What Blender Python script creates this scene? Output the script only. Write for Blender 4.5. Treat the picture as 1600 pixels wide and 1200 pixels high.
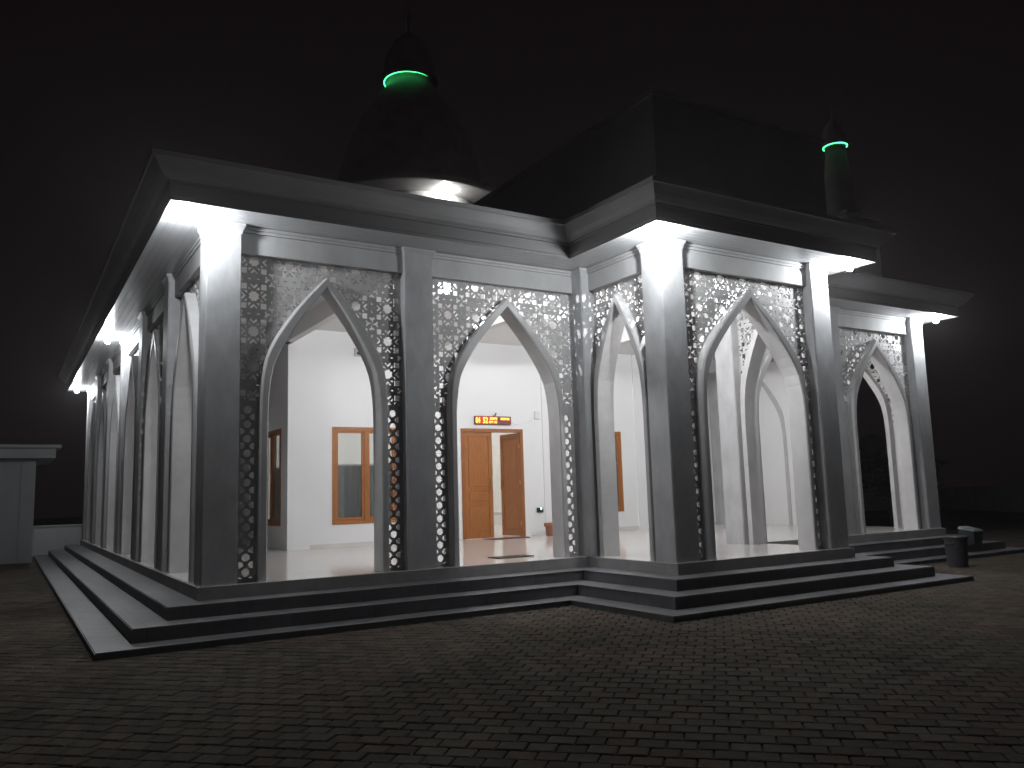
import bpy, bmesh, math, random
from mathutils import Vector, Matrix
from mathutils.geometry import delaunay_2d_cdt
random.seed(7)
S = bpy.context.scene
for o in list(bpy.data.objects): bpy.data.objects.remove(o)
R = math.radians
COL = S.collection

# ------------------------------------------------------------------ camera
YAW, PIT, ROL = R(31.4951), R(7.5407), R(-1.6933)
CAM = Vector((-2.3212, -12.2478, 1.7580))
fw = Vector((math.sin(YAW)*math.cos(PIT), math.cos(YAW)*math.cos(PIT), math.sin(PIT)))
r0 = Vector((math.cos(YAW), -math.sin(YAW), 0)); u0 = r0.cross(fw)
rt = math.cos(ROL)*r0 + math.sin(ROL)*u0
up = -math.sin(ROL)*r0 + math.cos(ROL)*u0
cd = bpy.data.cameras.new('camera'); cam = bpy.data.objects.new('camera', cd); COL.objects.link(cam)
m = Matrix((rt, up, -fw)).transposed().to_4x4(); m.translation = CAM
cam.matrix_world = m
FPX = 1292.576
cd.sensor_width = 36; cd.lens = 36*FPX/1600; cd.clip_end = 2000; cd.clip_start = 0.05
S.camera = cam

# ------------------------------------------------------------------ night sky
W_ = bpy.data.worlds.new('World'); S.world = W_; W_.use_nodes = True
nt = W_.node_tree; nt.nodes.clear()
out = nt.nodes.new('ShaderNodeOutputWorld'); bg = nt.nodes.new('ShaderNodeBackground')
sky = nt.nodes.new('ShaderNodeTexSky'); sky.sky_type = 'NISHITA'; sky.sun_disc = False
sky.sun_elevation = R(-6); sky.sun_rotation = R(200)
mx = nt.nodes.new('ShaderNodeMixRGB'); mx.blend_type = 'ADD'; mx.inputs[0].default_value = 1
mul = nt.nodes.new('ShaderNodeMixRGB'); mul.blend_type = 'MULTIPLY'; mul.inputs[0].default_value = 1
mul.inputs[2].default_value = (0.02, 0.02, 0.02, 1)
nt.links.new(sky.outputs[0], mul.inputs[1]); nt.links.new(mul.outputs[0], mx.inputs[1])
mx.inputs[2].default_value = (0.036, 0.023, 0.027, 1)
nt.links.new(mx.outputs[0], bg.inputs[0]); bg.inputs[1].default_value = 0.1
nt.links.new(bg.outputs[0], out.inputs[0])

S.view_settings.view_transform = 'Standard'; S.view_settings.look = 'None'
S.view_settings.exposure = 0; S.view_settings.gamma = 1; S.view_settings.use_curve_mapping = False
S.render.engine = 'CYCLES'
S.cycles.use_denoising = True
S.cycles.use_adaptive_sampling = True; S.cycles.adaptive_threshold = .02
S.cycles.max_bounces = 9; S.cycles.diffuse_bounces = 7; S.cycles.glossy_bounces = 3
S.cycles.sample_clamp_indirect = 4.0
LAMP_OUT = 1150.0     # radiance of the soffit bulbs
LAMP_IN = 1340.0      # radiance of the gallery bulbs
LAMP_HALL = 1000.0
HAZE = 0.0013

# ------------------------------------------------------------------ materials
def mat(name, col, rough=.6, metal=0., noise=0., nscale=6., bump=0., bscale=60., col2=None, spec=.5, stretch=None, emit=None, estr=0, attr=None, transmission=0):
    mt = bpy.data.materials.new(name); mt.use_nodes = True
    n = mt.node_tree.nodes; l = mt.node_tree.links; b = n['Principled BSDF']
    b.inputs['Base Color'].default_value = (*col, 1); b.inputs['Roughness'].default_value = rough
    b.inputs['Metallic'].default_value = metal; b.inputs['Specular IOR Level'].default_value = spec
    b.inputs['Transmission Weight'].default_value = transmission
    tc = n.new('ShaderNodeTexCoord'); vec = tc.outputs['Object']
    if stretch:
        mp = n.new('ShaderNodeMapping'); mp.inputs['Scale'].default_value = stretch
        l.new(vec, mp.inputs[0]); vec = mp.outputs[0]
    if noise or col2:
        tx = n.new('ShaderNodeTexNoise'); tx.inputs['Scale'].default_value = nscale; tx.inputs['Detail'].default_value = 6
        tx.inputs['Roughness'].default_value = .62
        l.new(vec, tx.inputs['Vector'])
        rp = n.new('ShaderNodeValToRGB'); rp.color_ramp.elements[0].position = .3; rp.color_ramp.elements[1].position = .7
        c2 = col2 or tuple(c*(1-noise) for c in col)
        rp.color_ramp.elements[0].color = (*c2, 1); rp.color_ramp.elements[1].color = (*col, 1)
        l.new(tx.outputs['Fac'], rp.inputs[0]); src = rp.outputs[0]
        if attr:
            at = n.new('ShaderNodeAttribute'); at.attribute_name = attr
            mm = n.new('ShaderNodeMixRGB'); mm.blend_type = 'MULTIPLY'; mm.inputs[0].default_value = 1
            l.new(src, mm.inputs[1]); l.new(at.outputs['Color'], mm.inputs[2]); src = mm.outputs[0]
        l.new(src, b.inputs['Base Color'])
    if bump:
        t2 = n.new('ShaderNodeTexNoise'); t2.inputs['Scale'].default_value = bscale; t2.inputs['Detail'].default_value = 5
        l.new(vec, t2.inputs['Vector'])
        bp = n.new('ShaderNodeBump'); bp.inputs['Strength'].default_value = bump; bp.inputs['Distance'].default_value = .02
        l.new(t2.outputs['Fac'], bp.inputs['Height']); l.new(bp.outputs[0], b.inputs['Normal'])
    if emit:
        b.inputs['Emission Color'].default_value = (*emit, 1); b.inputs['Emission Strength'].default_value = estr
    return mt

M = {}
M['column'] = mat('column_paint', (.54, .54, .55), .6, noise=.30, nscale=3.2, bump=.2, bscale=9, stretch=(1, 1, .5))
M['plaster'] = mat('grey_plaster', (.53, .525, .525), .6, noise=.20, nscale=2.4, bump=.12, bscale=12, stretch=(1, 1, .5))
M['arch'] = mat('arch_moulding', (.56, .55, .55), .5, noise=.16, nscale=3, bump=.1, bscale=12)
M['lattice'] = mat('cast_lattice', (.56, .55, .545), .65, noise=.12, nscale=9, bump=.1, bscale=60)
M['cornice'] = mat('cornice_paint', (.32, .315, .315), .55, noise=.16, nscale=1.3, bump=.05, bscale=10, stretch=(1, 1, 3))
M['eave'] = mat('eave_paint', (.19, .185, .185), .55, noise=.12, nscale=1.3, bump=.05, bscale=10, stretch=(1, 1, 3))
M['soffit'] = mat('soffit_board', (.62, .63, .64), .28, noise=.05, nscale=2)
M['wall'] = mat('white_wall', (.85, .853, .857), .5, noise=.03, nscale=1.2, bump=.03, bscale=40)
M['ceiling'] = mat('ceiling_white', (.88, .875, .87), .6, noise=.03, nscale=2)
M['beam'] = mat('beam_white', (.80, .79, .785), .6, noise=.04, nscale=2)
M['floor'] = mat('cream_floor_tile', (.72, .69, .66), .12, noise=.06, nscale=1.5)
M['step'] = mat('grey_stone_step', (.162, .160, .167), .5, noise=.35, nscale=3.5, bump=.1, bscale=120)
def joints(mt, w, h, dark=.55):
    n = mt.node_tree.nodes; l = mt.node_tree.links; b = n['Principled BSDF']
    src = b.inputs['Base Color'].links[0].from_socket
    tc = n.new('ShaderNodeTexCoord'); br = n.new('ShaderNodeTexBrick'); br.offset = 0
    br.inputs['Scale'].default_value = 1; br.inputs['Brick Width'].default_value = w; br.inputs['Row Height'].default_value = h
    br.inputs['Mortar Size'].default_value = .006; br.inputs['Mortar Smooth'].default_value = .3
    br.inputs['Color1'].default_value = (1, 1, 1, 1); br.inputs['Color2'].default_value = (.86, .86, .87, 1); br.inputs['Mortar'].default_value = (dark, dark, dark, 1)
    mm = n.new('ShaderNodeMixRGB'); mm.blend_type = 'MULTIPLY'; mm.inputs[0].default_value = 1
    l.new(tc.outputs['Object'], br.inputs['Vector']); l.new(src, mm.inputs[1]); l.new(br.outputs['Color'], mm.inputs[2]); l.new(mm.outputs[0], b.inputs['Base Color'])
joints(M['step'], .6, .6)
M['plinth'] = mat('plinth_stone', (.36, .35, .35), .5, noise=.25, nscale=4, bump=.06, bscale=100)
M['wood'] = mat('varnished_wood', (.40, .155, .042), .35, col2=(.27, .095, .026), nscale=5, stretch=(6, 6, .7), bump=.05, bscale=30)
M['wood_dark'] = mat('varnished_wood_frame', (.34, .125, .035), .38, col2=(.23, .08, .022), nscale=5, stretch=(6, 6, .7))
M['steel'] = mat('brushed_steel', (.6, .58, .54), .3, 1.)
M['brass'] = mat('brass', (.7, .55, .3), .3, 1.)
M['glass'] = mat('window_glass', (.80, .84, .84), .03, transmission=.92, spec=.5)
M['added_sheet'] = mat('grey_reflection_sheet', (.38, .37, .375), .9, noise=.25, nscale=3, stretch=(14, 14, .4))  # colour imitates the grey reflection in the window panes
M['white_trim'] = mat('white_trim', (.8, .79, .76), .5)
M['roof'] = mat('dark_roof', (.12, .12, .125), .7, noise=.3, nscale=3)
M['upper'] = mat('upper_wall', (.50, .49, .50), .7, noise=.2, nscale=1)
M['dome'] = mat('dome_shell', (.60, .56, .58), .5, noise=.3, nscale=2)
M['paver'] = mat('concrete_paver', (.098, .083, .067), .95, noise=.38, nscale=11, bump=.3, bscale=70, attr='tone', spec=.15)
M['sand'] = mat('joint_sand', (.045, .037, .030), .95, noise=.4, nscale=30)
M['ground'] = mat('far_ground', (.085, .072, .060), .9, noise=.35, nscale=1.5)
M['outbuilding'] = mat('outbuilding_paint', (.42, .43, .43), .7, noise=.12, nscale=1.5, bump=.05, bscale=20)
M['yard_wall'] = mat('yard_wall', (.48, .46, .45), .8, noise=.3, nscale=1.2)
M['black'] = mat('black_plastic', (.025, .025, .028), .45, noise=.2, nscale=8)
M['bin'] = mat('bin_plastic', (.045, .046, .055), .5, noise=.3, nscale=6)
M['pale'] = mat('pale_lid', (.24, .27, .27), .5, noise=.15, nscale=6)
M['terracotta'] = mat('terracotta', (.34, .13, .07), .7, noise=.25, nscale=9)
M['red_mat'] = mat('red_mat', (.16, .045, .045), .95, noise=.4, nscale=40, bump=.4, bscale=200)
M['brown_mat'] = mat('brown_mat', (.10, .06, .035), .95, noise=.4, nscale=40, bump=.4, bscale=200)
M['sign_body'] = mat('sign_body', (.16, .03, .03), .4)
M['led'] = mat('led_amber', (.9, .5, .1), .5, emit=(1, .42, .04), estr=3.2)
M['led_glow'] = mat('led_field', (.3, .03, .01), .5, emit=(.8, .09, .01), estr=.42)
M['green'] = mat('green_tube', (.1, .6, .2), .4, emit=(.06, 1., .25), estr=7)
M['greenlite'] = mat('green_diode', (.5, .9, .6), .4, emit=(.55, 1., .7), estr=5)
M['bulb_out'] = mat('bulb_glass_out', (.9, .9, .9), .4, emit=(.93, .97, 1.), estr=LAMP_OUT)
M['bulb_in'] = mat('bulb_glass_in', (.9, .9, .9), .4, emit=(.97, .98, 1.), estr=LAMP_IN)
M['bulb_hall'] = mat('bulb_glass_hall', (.9, .9, .9), .4, emit=(1., .97, .92), estr=LAMP_HALL)
M['bulb_dome'] = mat('bulb_glass_dome', (.9, .9, .9), .4, emit=(1., .97, .93), estr=260)
M['yard_lite'] = mat('yard_light_lens', (.9, .9, .9), .4, emit=(1., 1., 1.), estr=1.5)
M['socket'] = mat('lamp_socket', (.75, .75, .75), .5)
M['leaf'] = mat('dark_leaf', (.03, .04, .022), .7, noise=.4, nscale=4)
M['bark'] = mat('bark', (.09, .07, .055), .9, noise=.4, nscale=9)

# ------------------------------------------------------------------ helpers
def link(name, me, mt, parent=None):
    if not me.materials: me.materials.append(mt)
    o = bpy.data.objects.new(name, me); COL.objects.link(o)
    if parent: o.parent = parent
    return o
def obj(name, bm, mt, parent=None, smooth=False, recalc=True):
    me = bpy.data.meshes.new(name)
    if recalc: bmesh.ops.recalc_face_normals(bm, faces=bm.faces)
    bm.to_mesh(me); bm.free()
    if smooth:
        for p in me.polygons: p.use_smooth = True
    return link(name, me, mt, parent)
def empty(name, loc, label, cat, group=None):
    o = bpy.data.objects.new(name, None); COL.objects.link(o); o.location = loc
    tag(o, label, cat, group); return o
def tag(o, label, cat, group=None, kind=None):
    if label: o['label'] = label
    if cat: o['category'] = cat
    if group: o['group'] = group
    if kind: o['kind'] = kind
    return o
def box(bm, x0, x1, y0, y1, z0, z1):
    v = [bm.verts.new(p) for p in ((x0,y0,z0),(x1,y0,z0),(x1,y1,z0),(x0,y1,z0),(x0,y0,z1),(x1,y0,z1),(x1,y1,z1),(x0,y1,z1))]
    for f in ((0,3,2,1),(4,5,6,7),(0,1,5,4),(1,2,6,5),(2,3,7,6),(3,0,4,7)): bm.faces.new([v[i] for i in f])
    return v
def bbox(name, dims, mt, parent=None, bev=0.):
    bm = bmesh.new(); box(bm, *dims)
    if bev: bmesh.ops.bevel(bm, geom=bm.edges[:], offset=bev, segments=2, affect='EDGES', profile=.6)
    return obj(name, bm, mt, parent)
def prism(bm, pts, z0, z1):
    a = [bm.verts.new((x, y, z0)) for x, y in pts]; b = [bm.verts.new((x, y, z1)) for x, y in pts]
    n = len(pts)
    for i in range(n): bm.faces.new((a[i], a[(i+1) % n], b[(i+1) % n], b[i]))
    bm.faces.new(list(reversed(a))); bm.faces.new(b)
def lathe(bm, prof, cx, cy, n=32):
    rings = []
    for r, z in prof:
        if r < 1e-5: rings.append([bm.verts.new((cx, cy, z))])
        else: rings.append([bm.verts.new((cx+r*math.cos(2*math.pi*i/n), cy+r*math.sin(2*math.pi*i/n), z)) for i in range(n)])
    for a, b in zip(rings, rings[1:]):
        for i in range(n):
            j = (i+1) % n
            if len(a) == 1 and len(b) == 1: continue
            if len(a) == 1: bm.faces.new((a[0], b[j], b[i]))
            elif len(b) == 1: bm.faces.new((a[i], a[j], b[0]))
            else: bm.faces.new((a[i], a[j], b[j], b[i]))
def tube(bm, pts, rad, n=6):
    pts = [Vector(p) for p in pts]; rings = []
    for i, p in enumerate(pts):
        t = (pts[min(i+1, len(pts)-1)]-pts[max(i-1, 0)]).normalized()
        a = t.cross(Vector((0, 0, 1)));
        if a.length < 1e-3: a = t.cross(Vector((1, 0, 0)))
        a.normalize(); b = t.cross(a)
        rr = rad[i] if isinstance(rad, (list, tuple)) else rad
        rings.append([bm.verts.new(p+rr*(math.cos(2*math.pi*k/n)*a+math.sin(2*math.pi*k/n)*b)) for k in range(n)])
    for A, B in zip(rings, rings[1:]):
        for k in range(n): bm.faces.new((A[k], A[(k+1) % n], B[(k+1) % n], B[k]))
    bm.faces.new(rings[0]); bm.faces.new(list(reversed(rings[-1])))
def sphere(bm, c, r, seg=14, rings=8, sz=1.):
    lathe(bm, [(r*math.sin(math.pi*i/rings), c[2]-r*sz*math.cos(math.pi*i/rings)) for i in range(rings+1)], c[0], c[1], seg)
def proj(P):
    d = Vector(P)-CAM; z = d.dot(fw)
    if z < .1: return None
    return 800+FPX*d.dot(rt)/z, 600-FPX*d.dot(up)/z

# ------------------------------------------------------------------ plan of the mosque
XD, XE, YD, WID, DEP = 6.679, 10.985, -2.34, 17.69, 20.76
Z1, Z2, Z3, Z4 = .080, .252, .419, .600
XH0, XH1, YH0, YH1 = 3.327, 14.31, 7.093, 17.0
XC = 8.82
SOF, CEIL = 5.888, 5.85
FOOT = [(0,0),(XD,0),(XD,YD),(XE,YD),(XE,0),(WID,0),(WID,DEP),(0,DEP)]
def offset(o):
    n = len(FOOT); res = []
    for i in range(n):
        p, q, s = FOOT[i-1], FOOT[i], FOOT[(i+1) % n]
        def nrm(a, b):
            d = (b[0]-a[0], b[1]-a[1]); L = math.hypot(*d); return (d[1]/L, -d[0]/L)
        n1, n2 = nrm(p, q), nrm(q, s)
        res.append((q[0]+o*(n1[0]+n2[0]), q[1]+o*(n1[1]+n2[1])))
    return res

# ------------------------------------------------------------------ ground
bm = bmesh.new(); box(bm, -120, 150, -120, 150, -.5, -.062)
tag(obj('ground', bm, M['ground']), 'dark bare ground around the paved yard', None, kind='structure')
bed = bmesh.new(); box(bed, -22, 36, -16, 40, -.30, -.022)
pave = tag(obj('pavement', bed, M['sand']), 'brick paved yard in front of the mosque', None, kind='structure')

# pavers laid at 45 degrees to the building in running bond
PL, PW, GAP = .213, .192, .011
ca, sa = math.cos(R(-45)), math.sin(R(-45))
def in_steps(x, y, o):
    return (-o < x < WID+o and -o < y < DEP+o) or (XD-o < x < XE+o and YD-o < y <= 0)
cells = []
for j in range(-190, 230):
    for i in range(-190, 190):
        a = (i+(.5 if j % 2 else 0))*PL; b = j*PW
        x = -2+a*ca-b*sa; y = -8+a*sa+b*ca
        if not (-22 < x < 35 and -15.5 < y < 39): continue
        if in_steps(x, y, 1.25): continue
        pp = proj((x, y, 0))
        d2 = (x-CAM.x)**2+(y-CAM.y)**2
        if d2 > 34**2: continue
        vis = pp is not None and -160 < pp[0] < 1760 and 700 < pp[1] < 1320
        if not vis and d2 > 9**2: continue
        inside = pp is not None and 0 < pp[0] < 1600 and pp[1] < 1196
        cells.append((d2 if inside else 1e9+d2, x, y))
cells.sort()
def tone(x, y):
    c = math.sin(x*1.9+1.3*math.sin(y*1.1))+math.sin(y*2.3-1.7*math.sin(x*.8+1))
    k = random.uniform(.72, 1.22)
    if c > .75 and random.random() < .7: return (k*1.09, k*.96, k*.93)
    if random.random() < .1: return (k*.78, k*.8, k*.82)
    return (k, k*1.0, k*.97)
def paver_geo(bm, cx, cy, z, rot, tn, lay, tilt=(0, 0)):
    l, w, c = PL/2-GAP/2, PW/2-GAP/2, .010
    ct, st = math.cos(rot), math.sin(rot); lv = []
    for dl, dw, dz in ((l, w, -.03), (l, w, -.007), (l-c, w-c, 0)):
        ring = []
        for sx, sy in ((-1,-1),(1,-1),(1,1),(-1,1)):
            px, py = sx*dl, sy*dw
            ring.append(bm.verts.new((cx+px*ct-py*st, cy+px*st+py*ct, z+dz+tilt[0]*px+tilt[1]*py)))
        lv.append(ring)
    fs = [bm.faces.new((A[k], A[(k+1) % 4], B[(k+1) % 4], B[k])) for A, B in zip(lv, lv[1:]) for k in range(4)]
    fs.append(bm.faces.new(lv[2]))
    for f in fs:
        for lp in f.loops: lp[lay] = (*tn, 1)
variants = []
for v in range(9):
    bm = bmesh.new(); lay = bm.loops.layers.float_color.new('tone')
    k = .76+.055*v
    tn = (k*1.09, k*.96, k*.93) if v in (2, 6) else (k, k, k*.97)
    paver_geo(bm, 0, 0, 0, 0, tn, lay)
    me = bpy.data.meshes.new('paver'); bm.to_mesh(me); bm.free(); me.materials.append(M['paver']); variants.append(me)
for k, (d2, x, y) in enumerate(cells[:300]):
    o = bpy.data.objects.new('paver', random.choice(variants)); COL.objects.link(o); o.parent = pave
    o.location = (x, y, random.uniform(-.004, .003)); o.rotation_euler = (random.uniform(-.008, .008), random.uniform(-.008, .008), R(-45)+random.uniform(-.012, .012))
bm = bmesh.new(); lay = bm.loops.layers.float_color.new('tone')
for d2, x, y in cells[300:]:
    paver_geo(bm, x, y, random.uniform(-.004, .003), R(-45)+random.uniform(-.012, .012), tone(x, y), lay, (random.uniform(-.01, .01), random.uniform(-.01, .01)))
rest = obj('pavers', bm, M['paver'], pave, recalc=False); rest['kind'] = 'stuff'

# ------------------------------------------------------------------ mosque
MQ = empty('mosque', (WID/2, 0, 0), 'white mosque with pointed arcade arches, lattice screens and stepped eaves', 'mosque')
MQI = Matrix.Translation((-WID/2, 0, 0))
def part(name, bm, mt, parent=None, smooth=False):
    """geometry in world coordinates, parented to the mosque (or one of its parts)"""
    bm.transform(MQI)
    return obj(name, bm, mt, parent or MQ, smooth)
def pbox(name, dims, mt, parent=None, bev=0.):
    bm = bmesh.new(); box(bm, *dims)
    if bev: bmesh.ops.bevel(bm, geom=bm.edges[:], offset=bev, segments=2, affect='EDGES', profile=.6)
    return part(name, bm, mt, parent)

for o, za, zb in ((1.364, -.04, Z1), (.923, -.03, Z2), (.455, -.02, Z3)):
    bm = bmesh.new(); prism(bm, offset(o), za, zb)
    eg = [e for e in bm.edges if abs(e.verts[0].co.z-zb) < 1e-6 and abs(e.verts[1].co.z-zb) < 1e-6]
    bmesh.ops.bevel(bm, geom=eg, offset=.012, segments=2, affect='EDGES')
    part('step', bm, M['step'])
bm = bmesh.new(); prism(bm, offset(0), 0, Z4-.006)
part('plinth', bm, M['plinth'])
bm = bmesh.new(); prism(bm, offset(-.03), Z4-.03, Z4)
part('floor', bm, M['floor'])

# columns with flared capitals
def column_mesh(sx, sy):
    bm = bmesh.new(); box(bm, -sx/2, sx/2, -sy/2, sy/2, Z4-.004, SOF-.002)
    eg = [e for e in bm.edges if abs(e.verts[0].co.z-e.verts[1].co.z) > 1]
    bmesh.ops.bevel(bm, geom=eg, offset=.014, segments=3, affect='EDGES')
    me = bpy.data.meshes.new('column'); bmesh.ops.recalc_face_normals(bm, faces=bm.faces); bm.to_mesh(me); bm.free(); me.materials.append(M['column'])
    bm = bmesh.new()
    prof = [(.004, SOF-.16), (.012, SOF-.10), (.035, SOF-.05), (.045, SOF-.04), (.045, SOF-.004)]
    loops = [[bm.verts.new((s*(sx/2+o), t*(sy/2+o), z)) for s, t in ((-1,-1),(1,-1),(1,1),(-1,1))] for o, z in prof]
    for A, B in zip(loops, loops[1:]):
        for k in range(4): bm.faces.new((A[k], A[(k+1) % 4], B[(k+1) % 4], B[k]))
    bm.faces.new(list(reversed(loops[0]))); bm.faces.new(loops[-1])
    mc = bpy.data.meshes.new('capital'); bmesh.ops.recalc_face_normals(bm, faces=bm.faces); bm.to_mesh(mc); bm.free(); mc.materials.append(M['column'])
    return me, mc
CM = column_mesh(.5, .5)
def column(x, y):
    o = bpy.data.objects.new('column', CM[0]); COL.objects.link(o); o.parent = MQ; o.location = (x-WID/2, y, 0)
    c = bpy.data.objects.new('capital', CM[1]); COL.objects.link(c); c.parent = o
    return o
PITCH = 3.36
side_y = [.30+PITCH*k for k in range(7)]
cols = [(.30, .30), (3.45, .30), (6.91, .11), (6.96, -2.04), (10.66, -2.04), (10.75, .11), (14.03, .30), (17.36, .30)]
for x, y in cols: column(x, y)
for y in side_y[1:]:
    column(.30, y); column(WID-.33, y)

# beams between columns with a small cornice
def beam(a0, a1, mapf, d0=.15, d1=.46):
    bm = bmesh.new(); box(bm, a0, a1, d0, d1, 5.47, SOF-.004)
    box(bm, a0, a1, d0-.03, d0+.02, SOF-.10, SOF-.006)
    box(bm, a0, a1, d0-.055, d0-.02, SOF-.055, SOF-.0075)
    for v in bm.verts: v.co = Vector(mapf(*v.co))
    part('beam', bm, M['plaster'])
# arch profile: apex distance -> share of half width
PR = [(0, 0), (.177, .160), (.354, .314), (.53, .455), (.707, .583), (.86, .686), (1.0, .772), (1.16, .855), (1.31, .915), (1.5, .957), (1.7, .982), (1.92, .996), (2.13, 1.0)]
APEX = 5.225
def arch_pts(hw, apex):
    """right half from floor to apex, local a>=0"""
    pts = [(hw, Z4)]
    for dz, s in reversed(PR): pts.append((hw*s, apex-dz))
    return pts
def full(hw, apex):
    h = arch_pts(hw, apex)
    return h+[(-a, z) for a, z in reversed(h[:-1])]
def arch_frame(c, hwo, mapf, d0=.075, d1=.45, bw=.11):
    """thick pointed surround: chamfered front band, deep reveal"""
    bm = bmesh.new()
    O = full(hwo, APEX); I = full(hwo-bw, APEX-bw*1.55)
    O2 = full(hwo-.018, APEX-.028); I2 = full(hwo-bw+.018, APEX-bw*1.55+.028)
    secs = [(O, d1), (O, d0+.018), (O2, d0), (I2, d0), (I, d0+.018), (I, d1)]
    rows = [[bm.verts.new(mapf(c+a, d, z)) for a, z in P] for P, d in secs]
    for A, B in zip(rows, rows[1:]+rows[:1]):
        for k in range(len(A)-1): bm.faces.new((A[k], A[k+1], B[k+1], B[k]))
    bm.faces.new([r[0] for r in rows]); bm.faces.new([r[-1] for r in reversed(rows)])
    return part('arch_frame', bm, M['arch'])

# lattice ---------------------------------------------------------------
def clip(poly, px, pz, nx, nz):
    """keep the side where (p-P).n >= 0"""
    res = []
    for i in range(len(poly)):
        a, b = poly[i-1], poly[i]
        da = (a[0]-px)*nx+(a[1]-pz)*nz; db = (b[0]-px)*nx+(b[1]-pz)*nz
        if (da >= 0) != (db >= 0):
            t = da/(da-db); res.append((a[0]+t*(b[0]-a[0]), a[1]+t*(b[1]-a[1])))
        if db >= 0: res.append(b)
    return res
def area(p): return .5*sum(p[i-1][0]*p[i][1]-p[i][0]*p[i-1][1] for i in range(len(p)))
def rot90(p, k):
    for _ in range(k): p = [(-z, a) for a, z in p]
    return p
P = .545
def star(r, n=8, q=.74, ph=0):
    return [((r if i % 2 == 0 else r*q)*math.cos(math.pi*i/n+ph), (r if i % 2 == 0 else r*q)*math.sin(math.pi*i/n+ph)) for i in range(2*n)]
STAR = star(.091, ph=math.pi/8, q=.77)
arm = [(.019, .019), (.019, .066), (.050, .079), (.042, .116), (0, .094), (-.042, .116), (-.050, .079), (-.019, .066)]
XSH = []
for k in range(4): XSH += rot90(arm, (4-k) % 4)[0:8]
SQ = [(-.045, -.045), (.045, -.045), (.045, .045), (-.045, .045)]
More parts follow.
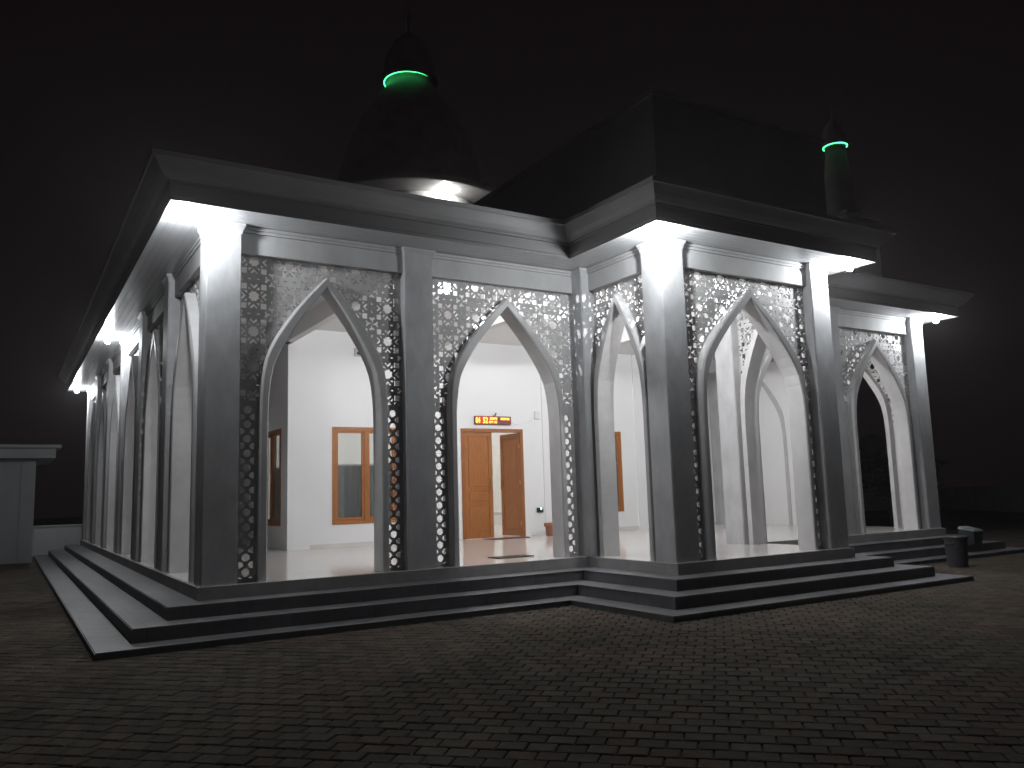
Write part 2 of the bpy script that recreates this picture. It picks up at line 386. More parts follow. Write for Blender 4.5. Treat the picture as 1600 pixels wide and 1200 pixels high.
# motif on the edge between two stars (local frame: stars at a=-P/2 and a=+P/2)
CHEV = [(-.158, 0), (-.098, -.060), (-.074, -.042), (-.116, 0), (-.074, .042), (-.098, .060)]
TRI = [(-.172, .030), (-.172, .086), (-.116, .086)]
SLIT = [(-.012, .044), (.012, .044), (.012, .096), (-.012, .096)]
def mir(p, sa_, sz): return [(sa_*a, sz*z) for a, z in p]
EDGE = [CHEV, mir(CHEV, -1, 1), TRI, mir(TRI, -1, 1), mir(TRI, 1, -1), mir(TRI, -1, -1), SLIT, mir(SLIT, 1, -1)]
P2 = .216
STAR2 = star(.066, ph=math.pi/8, q=.80)
SIDE = [(.026, 0), (.056, .040), (.104, .050), (.104, -.050), (.056, -.040)]
def lattice_mesh(hc, hwo, top=5.468):
    """hc: half clear width; panel with the arch opening cut out"""
    mid = full(hwo-.07, APEX-.105); edge = full(hwo-.03, APEX-.045)
    outline = [(-hc, Z4+.002), (-hc, top), (hc, top), (hc, Z4+.002)]+mid
    holes = []
    zt = 5.395
    nc = int(hc/P)+2
    raw = []
    for i in range(-nc, nc+1):
        for j in range(-1, 6):
            a, z = i*P, zt-j*P
            raw.append([(a+p, z+q) for p, q in STAR])
            raw.append([(a+P/2+p, z-P/2+q) for p, q in XSH])
            for s in (-1, 1):
                for t in (-1, 1): raw.append([(a+P/2+s*.124+p, z-P/2+t*.124+q) for p, q in SQ])
            for e in EDGE:
                raw.append([(a+P/2+p, z+q) for p, q in e])
                raw.append([(a+p, z-P/2+q) for p, q in rot90(e, 1)])
    up_lim = (3.255, top-.014); lo_lim = (Z4+.05, 3.195)
    items = [(h, up_lim) for h in raw]
    strip = hc-hwo
    if strip > .12:
        sc = hwo-.03+(hc-hwo+.03)/2+.01
        for s in (-1, 1):
            for j in range(13):
                z = lo_lim[1]-.085-j*P2
                items.append(([(s*sc+p, z+q) for p, q in STAR2], lo_lim))
                for t in (-1, 1):
                    items.append(([(s*sc+t*p, z-P2/2+q) for p, q in SIDE], lo_lim))
    for h, (z0, z1) in items:
        for px, pz, nx, nz in ((-hc+.012, 0, 1, 0), (hc-.012, 0, -1, 0), (0, z0, 0, 1), (0, z1, 0, -1)):
            if len(h) >= 3: h = clip(h, px, pz, nx, nz)
        if len(h) < 3 or abs(area(h)) < 1.2e-4: continue
        ca_ = sum(p[0] for p in h)/len(h); cz_ = sum(p[1] for p in h)/len(h)
        # nearest point of the arch edge
        best = None
        for (a0, z0_), (a1, z1_) in zip(edge, edge[1:]):
            dx, dz = a1-a0, z1_-z0_; L = dx*dx+dz*dz
            if L < 1e-12: continue
            t = max(0, min(1, ((ca_-a0)*dx+(cz_-z0_)*dz)/L)); qx, qz = a0+t*dx, z0_+t*dz
            d = (ca_-qx)**2+(cz_-qz)**2
            if best is None or d < best[0]: best = (d, qx, qz, dx/math.sqrt(L), dz/math.sqrt(L))
        _, qx, qz, tx, tz = best
        nx, nz = tz, -tx       # edge runs right-floor -> apex -> left-floor, outside is on its right
        h = clip(h, qx, qz, nx, nz)
        # pointed apex: clip against both flanks there
        if len(h) >= 3 and abs(ca_) < .25 and cz_ < APEX+.2:
            for s in (-1, 1):
                h = clip(h, 0, APEX-.045, s*.74, .67) if ca_*s >= -.02 else h
                if len(h) < 3: break
        if len(h) < 3 or abs(area(h)) < 1.2e-4: continue
        holes.append(h)
    polys = [outline]+holes
    V, E = [], []
    for poly in polys:
        n0 = len(V); V += [Vector(p) for p in poly]
        E += [(n0+i, n0+(i+1) % len(poly)) for i in range(len(poly))]
    ov, oe, of, v0, e0, f0 = delaunay_2d_cdt(V, E, [], 1, 1e-5)
    # drop the triangles that fall inside a hole or outside the outline
    buckets = {}
    for h in holes:
        xs = [p[0] for p in h]; zs = [p[1] for p in h]
        for bx in range(int(min(xs)//.2), int(max(xs)//.2)+1):
            for bz in range(int(min(zs)//.2), int(max(zs)//.2)+1): buckets.setdefault((bx, bz), []).append(h)
    def inside(p, poly):
        c = False
        for i in range(len(poly)):
            (x0, y0), (x1, y1) = poly[i-1], poly[i]
            if (y0 > p[1]) != (y1 > p[1]) and p[0] < (x1-x0)*(p[1]-y0)/(y1-y0)+x0: c = not c
        return c
    keep = []
    for f in of:
        c = (sum(ov[i].x for i in f)/len(f), sum(ov[i].y for i in f)/len(f))
        if not inside(c, outline): continue
        if any(inside(c, h) for h in buckets.get((int(c[0]//.2), int(c[1]//.2)), ())): continue
        keep.append(f)
    of = keep
    T = .016; bm = bmesh.new()
    A = [bm.verts.new((p.x, p.y, -T)) for p in ov]; B = [bm.verts.new((p.x, p.y, T)) for p in ov]
    cnt = {}
    for f in of:
        bm.faces.new([A[i] for i in f]); bm.faces.new([B[i] for i in reversed(f)])
        for i in range(len(f)):
            e = (f[i], f[(i+1) % len(f)]); k = tuple(sorted(e)); cnt.setdefault(k, []).append(e)
    for k, es in cnt.items():
        if len(es) == 1:
            i, j = es[0]; bm.faces.new((A[j], A[i], B[i], B[j]))
    loose = [v for v in bm.verts if not v.link_faces]
    bmesh.ops.delete(bm, geom=loose, context='VERTS')
    me = bpy.data.meshes.new('lattice_panel'); bm.to_mesh(me); bm.free()
    return me
LCACHE = {}
def lattice(c, hc, hwo, mapf, d=.27):
    key = (round(hc, 3), round(hwo, 3))
    if key not in LCACHE: LCACHE[key] = lattice_mesh(hc, hwo)
    src = LCACHE[key]
    bm = bmesh.new(); bm.from_mesh(src)
    for v in bm.verts: v.co = Vector(mapf(c+v.co.x, d+v.co.z, v.co.y))
    bm.transform(MQI); bmesh.ops.recalc_face_normals(bm, faces=bm.faces)
    me = bpy.data.meshes.new('lattice_panel'); bm.to_mesh(me); bm.free(); me.materials.clear(); me.materials.append(M['lattice'])
    return link('lattice_panel', me, M['lattice'], MQ)

front = lambda a, d, z: (a, d, z)
pfront = lambda a, d, z: (a, YD+d, z)
left = lambda a, d, z: (d, a, z)
right = lambda a, d, z: (WID-d, a, z)
pleft = lambda a, d, z: (XD+.005+d, a, z)
pright = lambda a, d, z: (XE-.005-d, a, z)
bays = []
bays.append((.55, 3.20, front, 1.01, 1))
bays.append((3.70, 6.66, front, 1.16, 1))
bays.append((11.00, 13.78, front, 1.08, 1))
bays.append((14.28, 17.11, front, 1.10, 1))
bays.append((7.21, 10.41, pfront, 1.315, 1))
bays.append((-1.79, -.14, pleft, .73, 1))
bays.append((-1.79, -.14, pright, .73, 1))
for k in range(6):
    bays.append((side_y[k]+.25, side_y[k+1]-.25, left, .995, 1))
for k in range(6):
    bays.append((side_y[k]+.25, side_y[k+1]-.25, right, .995, 1 if k < 2 else 0))
for a0, a1, mf, hwo, lt in bays:
    c = (a0+a1)/2
    beam(a0-.01, a1+.01, mf)
    arch_frame(c, hwo, mf)
    if lt: lattice(c, (a1-a0)/2+.004, hwo, mf)

for k in range(1, 6):
    pbox('infill_wall', (WID-.42, WID-.34, side_y[k]+.25, side_y[k+1]-.25, Z4-.003, 5.46), M['wall'])
# rear wall closing the gallery
pbox('rear_wall', (.5, WID-.5, DEP-.62, DEP-.40, Z4-.01, SOF-.01), M['wall'])

# eaves: stepped fascia swept round the plan
prof = [(-.02, SOF), (.557, SOF), (.557, SOF+.045), (.572, SOF+.055), (.572, SOF+.235), (.600, SOF+.25), (.600, SOF+.275),
        (.625, SOF+.285), (.66, SOF+.30), (.72, SOF+.36), (.79, SOF+.47), (.815, SOF+.50), (.844, SOF+.505), (.844, SOF+.576), (.70, SOF+.58)]
for nm, sl, mk in (('eave', prof[1:7], 'eave'), ('cornice', prof[6:], 'cornice')):
    bm = bmesh.new()
    loops = [[bm.verts.new((x, y, z)) for x, y in offset(o)] for o, z in sl]
    for A, B in zip(loops, loops[1:]):
        for k in range(8): bm.faces.new((A[k], A[(k+1) % 8], B[(k+1) % 8], B[k]))
    part(nm, bm, M[mk])
# soffit boards: one strip along each side of the plan, mitred, with narrow grooves
inn, outr = offset(-.16), offset(.556)
for k in range(8):
    i0, i1, o0, o1 = inn[k], inn[(k+1) % 8], outr[k], outr[(k+1) % 8]
    bm = bmesh.new(); nb = 6
    for s in range(nb):
        t0, t1 = s/nb+.006, (s+1)/nb-.006
        q = []
        for t in (t0, t1):
            q.append((i0[0]+(o0[0]-i0[0])*t, i0[1]+(o0[1]-i0[1])*t)); q.append((i1[0]+(o1[0]-i1[0])*t, i1[1]+(o1[1]-i1[1])*t))
        prism(bm, [q[0], q[1], q[3], q[2]], SOF+.001, SOF+.012)
    prism(bm, [i0, i1, o1, o0], SOF+.009, SOF+.03)
    part('soffit', bm, M['soffit'])
# roof behind the eaves
bm = bmesh.new()
loops = [[bm.verts.new((x, y, z)) for x, y in offset(o)] for o, z in ((.702, SOF+.578), (.62, SOF+.50), (-1.9, SOF+.95))]
for A, B in zip(loops, loops[1:]):
    for k in range(8): bm.faces.new((A[k], A[(k+1) % 8], B[(k+1) % 8], B[k]))
bm.faces.new(loops[-1])
part('roof', bm, M['roof'])
# tall portico block above the eaves
pb = pbox('portico_block', (XD, XE, YD, 7.1, SOF+.3, 8.34), M['upper'])
pbox('coping', (XD-.05, XE+.05, YD-.05, 7.15, 8.33, 8.42), M['upper'], pb)

# gallery ceiling and beams
bm = bmesh.new(); prism(bm, offset(-.40), CEIL, CEIL+.02); part('ceiling', bm, M['ceiling'])
for x0, x1 in ((3.18, 3.35), (6.72, 6.90), (10.77, 10.95), (14.3, 14.47)):
    pbox('ceiling_beam', (x0, x1, .47, YH0-.01, 5.45, CEIL-.002), M['beam'])
for y0 in (6.80, 13.5):
    pbox('ceiling_beam', (.47, XH0-.01, y0, y0+.4, 5.45, CEIL-.003), M['beam'])
    pbox('ceiling_beam', (XH1+.01, WID-.47, y0, y0+.4, 5.45, CEIL-.003), M['beam'])

# hall walls with real openings
def wall(u0, u1, z0, z1, holes, mapf, th=.16):
    us = sorted({u0, u1, *[h[0] for h in holes], *[h[1] for h in holes]})
    zs = sorted({z0, z1, *[h[2] for h in holes], *[h[3] for h in holes]})
    bm = bmesh.new()
    def solid(i, j):
        if i < 0 or j < 0 or i >= len(us)-1 or j >= len(zs)-1: return False
        cu, cz = (us[i]+us[i+1])/2, (zs[j]+zs[j+1])/2
        return not any(h[0] < cu < h[1] and h[2] < cz < h[3] for h in holes)
    V = {}
    def v(u, d, z):
        k = (round(u, 5), d, round(z, 5))
        if k not in V: V[k] = bm.verts.new(mapf(u, d, z))
        return V[k]
    for i in range(len(us)-1):
        for j in range(len(zs)-1):
            if not solid(i, j): continue
            a, b, c, d = us[i], us[i+1], zs[j], zs[j+1]
            bm.faces.new((v(a,0,c), v(b,0,c), v(b,0,d), v(a,0,d))); bm.faces.new((v(a,th,c), v(a,th,d), v(b,th,d), v(b,th,c)))
            if not solid(i-1, j): bm.faces.new((v(a,0,c), v(a,0,d), v(a,th,d), v(a,th,c)))
            if not solid(i+1, j): bm.faces.new((v(b,0,c), v(b,th,c), v(b,th,d), v(b,0,d)))
            if not solid(i, j-1): bm.faces.new((v(a,0,c), v(a,th,c), v(b,th,c), v(b,0,c)))
            if not solid(i, j+1): bm.faces.new((v(a,0,d), v(b,0,d), v(b,th,d), v(a,th,d)))
    return part('wall', bm, M['wall'])
WZ0, WZ1 = 1.145, 3.487
DX0, DX1, DZ1 = 7.895, 9.815, 3.508
hfront = lambda a, d, z: (a, YH0+d, z)
hleft = lambda a, d, z: (XH0+d, a, z)
hright = lambda a, d, z: (XH1-d, a, z)
hback = lambda a, d, z: (a, YH1-d, z)
fw_ = [(4.383, 6.09), (2*XC-6.09+.04, 2*XC-4.383+.0)]
sw_ = [(7.72, 9.42), (14.7, 16.4)]
wall(XH0, XH1, Z4, CEIL, [(a, b, WZ0, WZ1) for a, b in fw_]+[(DX0, DX1, Z4, DZ1)], hfront)
wall(YH0+.161, YH1-.161, Z4, CEIL, [(a, b, WZ0, WZ1) for a, b in sw_], hleft)
wall(YH0+.161, YH1-.161, Z4, CEIL, [(a, b, WZ0, WZ1) for a, b in sw_], hright)
wall(XH0, XH1, Z4, CEIL, [], hback)
# corner and entrance pilasters, skirting
for x0, x1 in ((XH0-.03, XH0+.50), (6.80, 7.22), (10.47, 10.90), (XH1-.50, XH1+.03)):
    pbox('pilaster', (x0, x1, YH0-.035, YH0+.02, Z4-.002, CEIL-.004), M['wall'])
pbox('pilaster', (XH0-.035, XH0+.02, YH0-.032, YH0+.36, Z4-.002, CEIL-.005), M['wall'])
pbox('skirting', (XH0+.5, 6.80, YH0-.012, YH0+.01, Z4-.001, Z4+.10), M['floor'])
pbox('skirting', (10.90, XH1-.5, YH0-.012, YH0+.01, Z4-.001, Z4+.10), M['floor'])

# windows: frame, mullion, two sashes with glass, added sheet behind imitating reflections
def window(a0, a1, mapf, added_sheet=True):
    bm = bmesh.new()
    def b(u0, u1, d0, d1, z0, z1):
        n0 = len(bm.verts); bm.verts.ensure_lookup_table(); vs = box(bm, u0, u1, d0, d1, z0, z1)
        for v in vs: v.co = Vector(mapf(*v.co))
    fwid = .085
    b(a0, a0+fwid, -.02, .12, WZ0, WZ1); b(a1-fwid, a1, -.02, .12, WZ0, WZ1)
    b(a0+fwid, a1-fwid, -.021, .119, WZ1-fwid, WZ1); b(a0+fwid, a1-fwid, -.021, .119, WZ0, WZ0+fwid)
    cm = (a0+a1)/2
    b(cm-.04, cm+.04, -.018, .118, WZ0+fwid, WZ1-fwid)
    w = part('window', bm, M['wood'])
    for s0, s1 in ((a0+fwid, cm-.04), (cm+.04, a1-fwid)):
        bm = bmesh.new(); st = .062
        z0, z1 = WZ0+fwid, WZ1-fwid
        b(s0+.002, s0+st, .0, .045, z0+.002, z1-.002); b(s1-st, s1-.002, .0, .045, z0+.002, z1-.002)
        b(s0+st, s1-st, .001, .044, z1-st, z1-.002); b(s0+st, s1-st, .001, .044, z0+.002, z0+st+.01)
        part('sash', bm, M['wood'], w)
        bm = bmesh.new(); b(s0+st-.005, s1-st+.005, .018, .024, z0+st-.005, z1-st+.005)
        part('pane', bm, M['glass'], w)
    if added_sheet:
        bm = bmesh.new(); n = 60; rows = []
        for k in range(n+1):
            u = a0-.05+(a1-a0+.1)*k/n; dd = .26+.028*math.sin(k*.95)+.012*math.sin(k*2.3)
            rows.append((bm.verts.new(mapf(u, dd, WZ0-.1)), bm.verts.new(mapf(u, dd, 2.55 if added_sheet == 1 else 3.55))))
        for A, B in zip(rows, rows[1:]): bm.faces.new((A[0], B[0], B[1], A[1]))
        part('added_sheet', bm, M['added_sheet'] if added_sheet == 1 else M['white_trim'], w, True)  # grey sheet imitates glass reflections; white one stands for brightness behind the pane
        bm = bmesh.new(); b(a0-.12, a1+.12, .235, .265, 2.55, 2.59); part('reflection_line', bm, M['white_trim'], w)  # bar imitates the pale line reflected in the glass
    return w
window(*fw_[0], hfront); window(*fw_[1], hfront)
window(*sw_[0], hleft); window(*sw_[1], hleft, False)
window(*sw_[0], hright, False); window(*sw_[1], hright, 2)  # white sheet added so the far right window looks bright

# door
bm = bmesh.new()
box(bm, DX0, DX0+.09, YH0-.025, YH0+.14, Z4, DZ1); box(bm, DX1-.09, DX1, YH0-.025, YH0+.14, Z4, DZ1); box(bm, DX0+.09, DX1-.09, YH0-.024, YH0+.139, DZ1-.09, DZ1)
door = part('door', bm, M['wood_dark'])
LW = (DX1-DX0-.18)/2
def leaf(hinge, sgn, ang):
    """leaf built in local space: hinge at origin, running along +u, outside face at -d"""
    z0, z1 = Z4+.012, DZ1-.095; th = .045
    ct, st = math.cos(ang), math.sin(ang)
    def mp(u, d, z):
        x, y = sgn*u, d
        if sgn > 0: xx, yy = x*ct-y*st, x*st+y*ct
        else: xx, yy = x*ct+y*st, -x*st+y*ct
        return Vector((hinge[0]+xx, hinge[1]+yy, z))
    def mk(name, boxes, mt, parent, bev=0):
        bm = bmesh.new()
        for q in boxes: box(bm, *q)
        if bev: bmesh.ops.bevel(bm, geom=bm.edges[:], offset=bev, segments=1, affect='EDGES')
        for v in bm.verts: v.co = mp(*v.co)
        return part(name, bm, mt, parent)
    s = .115; h = z1-z0
    zr1, zr2 = z0+.32*h, z0+.455*h
    L = mk('door_leaf', [(.004, s, 0, th, z0, z1), (LW-s, LW-.003, 0, th, z0, z1), (s, LW-s, .001, th-.001, z0, z0+.15), (s, LW-s, .001, th-.001, z1-.11, z1),
            (s, LW-s, .001, th-.001, zr1-.045, zr1+.045), (s, LW-s, .001, th-.001, zr2-.045, zr2+.045)], M['wood'], door)
    return L, mk, s, z0, z1, zr1, zr2
leaves = []
for hinge, sgn, ang in (((DX0+.09, YH0+.03), 1, 0), ((DX1-.09, YH0+.04), -1, R(83))):
    L, mk, s, z0, z1, zr1, zr2 = leaf(hinge, sgn, ang)
    L.parent = door
    for pz0, pz1 in ((z0+.15, zr1-.045), (zr1+.045, zr2-.045), (zr2+.045, z1-.11)):
        mk('panel', [(s-.004, LW-s+.004, .017, .031, pz0-.004, pz1+.004), (s+.035, LW-s-.035, .008, .038, pz0+.035, pz1-.035)], M['wood'], L, .004)
    mk('handle', [(LW-.075, LW-.05, -.055, -.035, 1.86, 2.24), (LW-.072, LW-.053, -.04, .004, 1.89, 1.92), (LW-.072, LW-.053, -.04, .004, 2.18, 2.21)], M['brass'], L, .003)
    for hz in (.9, 2.0, 3.0): mk('hinge', [(-.006, .012, -.006, .01, hz, hz+.11)], M['brass'], L)
# roof drum, round canopy, dome and green light ring
DXc, DYc = 8.82, 12.0
bm = bmesh.new(); lathe(bm, [(2.35, 6.6), (2.35, 10.99)], DXc, DYc, 48); drum = part('drum', bm, M['wall'], None, True)
bm = bmesh.new(); lathe(bm, [(2.2, 11.0), (3.30, 11.0), (3.36, 11.02), (3.40, 11.10), (3.40, 11.16), (3.2, 11.24), (2.2, 11.5)], DXc, DYc, 64)
part('canopy', bm, M['plaster'], drum, False)
bm = bmesh.new()
lathe(bm, [(2.25, 11.45), (2.32, 11.9), (2.28, 12.6), (2.05, 13.4), (1.65, 14.2), (1.2, 14.9), (.86, 15.35), (.78, 15.5), (.78, 15.62), (.95, 15.66), (.95, 15.78), (.8, 15.84), (.84, 16.1), (.8, 16.5), (.62, 16.95), (.32, 17.3), (.06, 17.5), (.05, 18.3), (0, 18.35)], DXc, DYc, 48)
dome = part('dome', bm, M['dome'], None, True)
def torus(bm, cx, cy, z, r, t, n=64, k=6):
    rg = [[bm.verts.new((cx+(r+t*math.cos(2*math.pi*j/k))*math.cos(2*math.pi*i/n), cy+(r+t*math.cos(2*math.pi*j/k))*math.sin(2*math.pi*i/n), z+t*math.sin(2*math.pi*j/k))) for j in range(k)] for i in range(n)]
    for i in range(n):
        for j in range(k): bm.faces.new((rg[i][j], rg[(i+1) % n][j], rg[(i+1) % n][(j+1) % k], rg[i][(j+1) % k]))
bm = bmesh.new(); torus(bm, DXc-.03, DYc, 15.645, .835, .015); part('light_ring', bm, M['green'], dome, True)
bm = bmesh.new()
box(bm, XH0-.03, XH1+.03, YH0-.1, YH1+.1, 6.2, 7.05); part('hall_roof', bm, M['roof'])

# roof turret at the right front corner with its own green ring
tx_, ty_ = 16.75, 1.53
bm = bmesh.new(); box(bm, tx_-.64, tx_+.64, ty_-.64, ty_+.64, 6.3, 8.75); box(bm, tx_-.70, tx_+.70, ty_-.70, ty_+.70, 8.74, 8.84)
tur = part('turret', bm, M['upper'])
bm = bmesh.new(); lathe(bm, [(.44, 8.83), (.42, 9.9), (.33, 10.2), (.28, 10.7), (.28, 10.92), (.40, 10.95), (.40, 11.0), (.33, 11.03), (.35, 11.2), (.26, 11.5), (.04, 11.75), (.025, 12.2), (0, 12.22)], tx_, ty_, 24)
part('turret_dome', bm, M['dome'], tur, True)
bm = bmesh.new(); torus(bm, tx_, ty_, 10.93, .31, .014, 40); part('light_ring', bm, M['green'], tur, True)

# ------------------------------------------------------------------ lamps
def lamp(name, loc, label, mkey, rad, group, drop=.10):
    x, y, z = loc
    t = empty(name, (x, y, z), label, 'lamp', group)
    bm = bmesh.new(); lathe(bm, [(0, 0), (.055, 0), (.055, -.025), (.028, -.035), (.028, -drop+rad*.7), (0, -drop+rad*.7)], 0, 0, 14); obj('socket', bm, M['socket'], t)
    bm = bmesh.new(); sphere(bm, (0, 0, -drop-rad*.3), rad, 12, 8, 1.1); obj('bulb', bm, M[mkey], t, True)
    return t
RB = .065
for x, y, lb in ((-.30, -.22, 'lit white bulb under the eave at the near left corner column'),
                 (-.33, 9.95, 'lit white bulb under the left eave, midway along the left side'),
                 (-.33, 20.2, 'farthest lit white bulb under the left eave, at its far end'),
                 (6.32, -2.70, 'lit white bulb under the eave at the portico near corner column'),
                 (11.02, -2.70, 'lit white bulb under the eave at the portico right corner column'),
                 (17.52, -.38, 'lit white bulb under the eave at the far right corner column')):
    lamp('eave_lamp', (x, y, SOF), lb, 'bulb_out', RB, 'bulbs under the eaves')
for x, y, lb in ((4.68, 1.45, 'lit bulb on the gallery ceiling, seen through the second lattice screen'),
                 (7.99, -1.60, 'lit bulb on the portico ceiling, seen through the portico lattice corner'),
                 (8.85, 3.1, 'added bulb on the gallery ceiling, out of view, brightening the wooden door wall'),  # added bulb hidden behind a column, brightens ceiling and door wall
                 (12.6, 1.45, 'lit bulb on the gallery ceiling of the right wing')):
    lamp('ceiling_lamp', (x, y, CEIL), lb, 'bulb_in', .046 if y > 3 else .078, 'bulbs on the gallery ceiling', .18)
lamp('hall_lamp', (10.5, 12.0, CEIL), 'lit bulb inside the prayer hall beyond the half open door', 'bulb_hall', .11, None)
lamp('canopy_lamp', (8.76, 9.35, 10.995), 'lit bulb under the round canopy below the dome', 'bulb_dome', .075, None)

# ------------------------------------------------------------------ small things at the entrance
CK = empty('led_clock', (8.86, YH0-.02, 3.62), 'red LED clock panel with amber digits above the wooden door', 'clock')
bm = bmesh.new(); box(bm, -.565, .565, -.05, .015, 0, .225); bmesh.ops.bevel(bm, geom=bm.edges[:], offset=.008, segments=2, affect='EDGES'); obj('housing', bm, M['sign_body'], CK)
bbox('display', (-.545, .14, -.0535, -.049, .018, .207), M['led_glow'], CK)
def text(body, size, x, z, sx=1.):
    cu = bpy.data.curves.new('digits', 'FONT'); cu.body = body; cu.size = size; cu.extrude = .001; cu.offset = .004
    o = bpy.data.objects.new('digits', cu); me = bpy.data.meshes.new_from_object(o); bpy.data.objects.remove(o); bpy.data.curves.remove(cu)
    me.materials.clear()
    for v in me.vertices: v.co = Vector((x+v.co.x*sx, -.056-v.co.z, z+v.co.y))
    return link('digits', me, M['led'], CK)
text('04', .215, -.545, .036, .64); text('52', .215, -.325, .036, .72)
def dots(x0, x1, z0, z1):
    bm = bmesh.new(); n = int((x1-x0)/.022)
    for i in range(n):
        x = x0+(x1-x0)*i/n
        hz = random.choice((0, .25, .5))*(z1-z0)
        box(bm, x, x+.013, -.058, -.055, z0+(hz if i % 4 == 3 else 0), z1)
    return obj('message_row', bm, M['led'], CK)
dots(-.105, .12, .125, .190); dots(-.13, .0, .035, .095); dots(.035, .12, .035, .095); dots(.23, .51, .125, .185)
SP = empty('clock_antenna', (8.93, YH0-.035, 3.846), 'small dark bracket standing on top of the LED clock', 'bracket')
bm = bmesh.new(); tube(bm, [(-.07, 0, .006), (0, 0, .012), (.03, 0, .05), (.045, 0, .11)], [.006, .014, .02, .007], 8); obj('arm', bm, M['black'], SP, True)
JB = empty('junction_box', (10.30, YH0-.001, 3.80), 'white junction box on the wall right of the LED clock', 'box')
bm = bmesh.new(); box(bm, -.09, .09, -.055, 0, 0, .22); bmesh.ops.bevel(bm, geom=bm.edges[:], offset=.01, segments=2, affect='EDGES'); obj('case', bm, M['white_trim'], JB)
bbox('cover', (-.075, .075, -.062, -.054, .02, .20), M['socket'], JB, .003)
bm = bmesh.new(); tube(bm, [(10.21, YH0-.01, 3.84), (10.05, YH0-.008, 3.74), (9.85, YH0-.008, 3.66), (9.62, YH0-.008, 3.64), (9.44, YH0-.01, 3.68)], .006, 6)
tag(obj('power_cable', bm, M['socket'], None, True), 'thin pale cable sagging from junction box to LED clock', 'cable')
EL = empty('emergency_light', (10.30, YH0-.001, 1.22), 'black wall box with a small bright green light', 'light')
bm = bmesh.new(); box(bm, -.10, .10, -.05, 0, 0, .13); bmesh.ops.bevel(bm, geom=bm.edges[:], offset=.008, segments=2, affect='EDGES'); obj('case', bm, M['black'], EL)
bm = bmesh.new(); sphere(bm, (.02, -.052, .105), .024, 10, 6); obj('diode', bm, M['greenlite'], EL, True)
PT = empty('terracotta_pot', (10.33, 6.62, Z4), 'terracotta pot with thick rim by the hall wall', 'pot')
bm = bmesh.new(); lathe(bm, [(0, .002), (.11, .002), (.13, .1), (.145, .25), (.18, .25), (.18, .34), (.155, .345), (.14, .30), (0, .28)], 0, 0, 24); obj('body', bm, M['terracotta'], PT, False)
def rug(name, x0, x1, y0, y1, mt, label):
    bm = bmesh.new(); n = 14; top = []
    for i in range(n+1):
        row = []
        for j in range(7):
            x = x0+(x1-x0)*i/n; y = y0+(y1-y0)*j/6
            row.append(bm.verts.new((x+random.uniform(-.006, .006), y+random.uniform(-.008, .008), Z4+.014+random.uniform(0, .006))))
        top.append(row)
    for A, B in zip(top, top[1:]):
        for j in range(6): bm.faces.new((A[j], B[j], B[j+1], A[j+1]))
    r = bmesh.ops.extrude_face_region(bm, geom=bm.faces[:])
    for v in r['geom']:
        if isinstance(v, bmesh.types.BMVert): v.co.z = Z4+.002
    tag(obj(name, bm, mt), label, 'mat')
rug('door_mat', 8.35, 9.5, 6.35, 6.85, M['red_mat'], 'dark red doormat in front of the wooden door')
rug('floor_mat', 5.30, 6.05, .82, 1.22, M['brown_mat'], 'small brown floor mat near the edge of the gallery')
CC = empty('security_camera', (5.02, YH0-.03, 5.36), 'small grey security camera high on the hall wall', 'camera')
bm = bmesh.new(); box(bm, -.07, .07, -.02, .03, -.1, .1); obj('mount', bm, M['plaster'], CC)
bm = bmesh.new(); tube(bm, [(.02, -.02, -.02), (.05, -.15, -.06)], .035, 10); obj('body', bm, M['black'], CC, True)

# ------------------------------------------------------------------ bins at the right
def bin_(name, loc, h, r, label, lid):
    t = empty(name, loc, label, 'bin', None)
    bm = bmesh.new(); lathe(bm, [(0, .004), (r*.84, .004), (r*.86, .05), (r*.97, h*.86), (r*1.02, h*.86), (r*1.02, h*.9), (0, h*.9)], 0, 0, 28); obj('body', bm, M['bin'], t, False)
    l = lid
    bm = bmesh.new(); lathe(bm, [(r*1.06, h*.9), (r*1.06, h*.95), (r*.9, h*.985), (r*.3, h), (0, h)], 0, 0, 28); obj('lid', bm, l, t, False)
    bm = bmesh.new()
    for s in (-1, 1): tube(bm, [(s*r*.98, -.07, h*.72), (s*(r+.05), -.06, h*.75), (s*(r+.05), .06, h*.75), (s*r*.98, .07, h*.72)], .014, 6)
    obj('handles', bm, M['black'], t, True)
    return t
bin_('trash_bin', (14.46, -2.17, 0), .64, .225, 'round dark trash bin with domed lid standing on the pavers', M['black'])
B2 = empty('waste_box', (17.35, -.82, Z2), 'dark waste box with a pale sloping lid on the right wing steps', 'bin')
bm = bmesh.new()
pts = [(-.19, -.19), (.19, -.19), (.19, .19), (-.19, .19)]
a = [bm.verts.new((x*.85, y*.85, .003)) for x, y in pts]; b = [bm.verts.new((x, y, .30+(.06 if y > 0 else 0))) for x, y in pts]
for k in range(4): bm.faces.new((a[k], a[(k+1) % 4], b[(k+1) % 4], b[k]))
bm.faces.new(list(reversed(a))); bm.faces.new(b); obj('body', bm, M['bin'], B2)
bm = bmesh.new()
a = [bm.verts.new((x*1.04, y*1.04, .302+(.06 if y > 0 else 0))) for x, y in pts]; b = [bm.verts.new((x*.9, y*.9, .34+(.075 if y > 0 else 0))) for x, y in pts]
for k in range(4): bm.faces.new((a[k], a[(k+1) % 4], b[(k+1) % 4], b[k]))
bm.faces.new(list(reversed(a))); bm.faces.new(b); obj('lid', bm, M['pale'], B2)

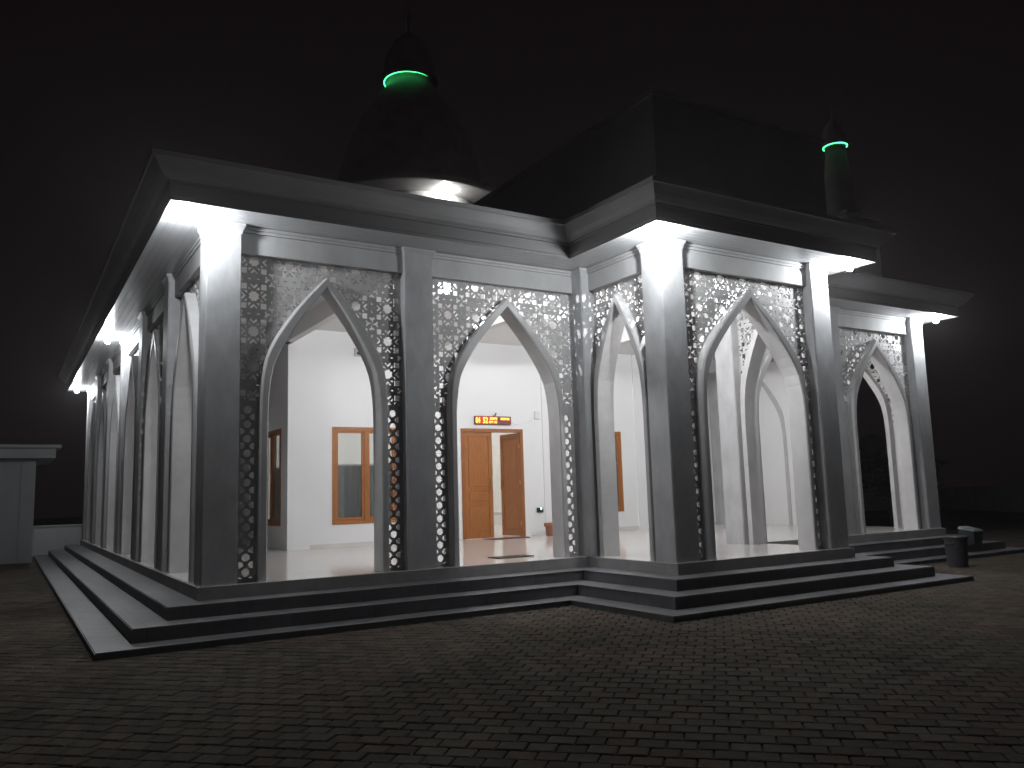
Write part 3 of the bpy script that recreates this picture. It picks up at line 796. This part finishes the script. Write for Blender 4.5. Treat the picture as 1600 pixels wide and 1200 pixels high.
# ------------------------------------------------------------------ outbuilding and yard wall at the left
OB = empty('outbuilding', (-4.5, 19.2, 0), 'low flat-roofed white outbuilding beyond the left end of the steps', 'building')
def ob(name, d, mt, bev=0): return bbox(name, (d[0]+4.5, d[1]+4.5, d[2]-19.2, d[3]-19.2, d[4], d[5]), mt, OB, bev)
ob('wall', (-9.5, -1.52, 19.2, 24.0, -.03, 3.35), M['outbuilding'])
ob('corner_pilaster', (-1.90, -1.49, 19.14, 19.5, -.03, 3.348), M['outbuilding'])
ob('eave', (-10.2, -.95, 18.75, 24.5, 3.352, 3.68), M['outbuilding'])
ob('roof_slab', (-10.3, -.80, 18.62, 24.6, 3.682, 3.78), M['outbuilding'])
YW = empty('yard_wall', (2, 23.0, 0), 'low plain wall joining the outbuilding behind the mosque', 'wall')
bbox('panel', (-3.4, 24, -.08, .08, -.03, 1.05), M['outbuilding'], YW)
bbox('cap', (-3.4, 24.02, -.11, .11, 1.052, 1.10), M['outbuilding'], YW)
for k in range(7): bbox('post', (-2.6+4*k, -2.4+4*k, -.1, .1, -.03, 1.051), M['outbuilding'], YW)

# ------------------------------------------------------------------ dark yard edge at the right
PWL = empty('perimeter_wall', (46, 14, 0), 'long low perimeter wall in the dark at the right edge', 'wall')
PWL.rotation_euler = (0, 0, math.atan2(34, 22))
bbox('panel', (-40, 40, -.1, .1, -.05, 1.25), M['yard_wall'], PWL)
bbox('cap', (-40, 40, -.16, .16, 1.252, 1.36), M['yard_wall'], PWL)
for k in range(17): bbox('pier', (-40+5*k-.15, -40+5*k+.15, -.13, .13, -.05, 1.251), M['yard_wall'], PWL)
HS = empty('dark_house', (50, 24, 0), 'unlit house with a pitched roof behind the perimeter wall', 'house')
HS.rotation_euler = (0, 0, R(30))
bbox('wall', (-5, 5, -3.5, 3.5, -.05, 3.0), M['yard_wall'], HS)
bm = bmesh.new()
v = [bm.verts.new(p) for p in ((-5.7,-4.2,2.95),(5.7,-4.2,2.95),(5.7,4.2,2.95),(-5.7,4.2,2.95),(-5.7,0,4.9),(5.7,0,4.9))]
for f in ((0,1,5,4),(3,4,5,2),(0,4,3),(1,2,5),(0,3,2,1)): bm.faces.new([v[i] for i in f])
obj('roof', bm, M['roof'], HS)
def tree(name, loc, h, r, label, n=900):
    t = empty(name, loc, label, 'tree', 'trees at the yard edge')
    bm = bmesh.new(); tube(bm, [(0, 0, -.05), (.05, 0, h*.35), (.0, .05, h*.6)], [.11, .08, .04], 8)
    for k in range(6):
        a = k*1.05; tube(bm, [(.03, 0, h*.35), (r*.35*math.cos(a), r*.35*math.sin(a), h*.55), (r*.7*math.cos(a), r*.7*math.sin(a), h*.72)], [.05, .03, .012], 6)
    obj('trunk', bm, M['bark'], t, True)
    bm = bmesh.new()
    cl = [(random.gauss(0, r*.42), random.gauss(0, r*.42), h*.68+random.gauss(0, h*.14)) for _ in range(26)]
    for _ in range(n):
        c = random.choice(cl); p = Vector((c[0]+random.gauss(0, r*.16), c[1]+random.gauss(0, r*.16), c[2]+random.gauss(0, r*.13)))
        d = Vector((random.gauss(0, 1), random.gauss(0, 1), random.gauss(0, .6))).normalized(); e = d.cross(Vector((random.random(), random.random(), random.random()))).normalized()
        s = random.uniform(.05, .10)
        q = [bm.verts.new(p-d*s*1.6), bm.verts.new(p+e*s*.6), bm.verts.new(p+d*s*1.6), bm.verts.new(p-e*s*.6)]; bm.faces.new(q)
    obj('crown', bm, M['leaf'], t, recalc=False)
tree('tree', (27.5, 8.2, 0), 3.2, 1.5, 'small bushy tree in the dark just right of the far corner column', 1800)
YL = empty('yard_light', (24.5, 1.15, 0), 'tiny low white light on a short post at the right edge', 'light')
bm = bmesh.new(); lathe(bm, [(0, 0), (.06, 0), (.05, .05), (.035, .06), (.035, .40), (.06, .41), (0, .44)], 0, 0, 12); obj('post', bm, M['black'], YL, False)
bm = bmesh.new(); sphere(bm, (0, 0, .47), .035, 10, 6); obj('lens', bm, M['yard_lite'], YL, True)

# ------------------------------------------------------------------ added haze imitating lens glare
bm = bmesh.new(); box(bm, -130, 160, -130, 160, -1.5, 19.4)
hz = obj('haze', bm, M['glass']); hz['kind'] = 'stuff'; hz['label'] = 'thin added haze imitating lens glare around the lamps'
hm = bpy.data.materials.new('glare_haze'); hm.use_nodes = True; n = hm.node_tree.nodes; n.clear()
ho = n.new('ShaderNodeOutputMaterial'); pv = n.new('ShaderNodeVolumePrincipled')
pv.inputs['Color'].default_value = (1., .93, .94, 1); pv.inputs['Density'].default_value = HAZE; pv.inputs['Anisotropy'].default_value = .6
hm.node_tree.links.new(pv.outputs[0], ho.inputs['Volume'])
hz.data.materials.clear(); hz.data.materials.append(hm)
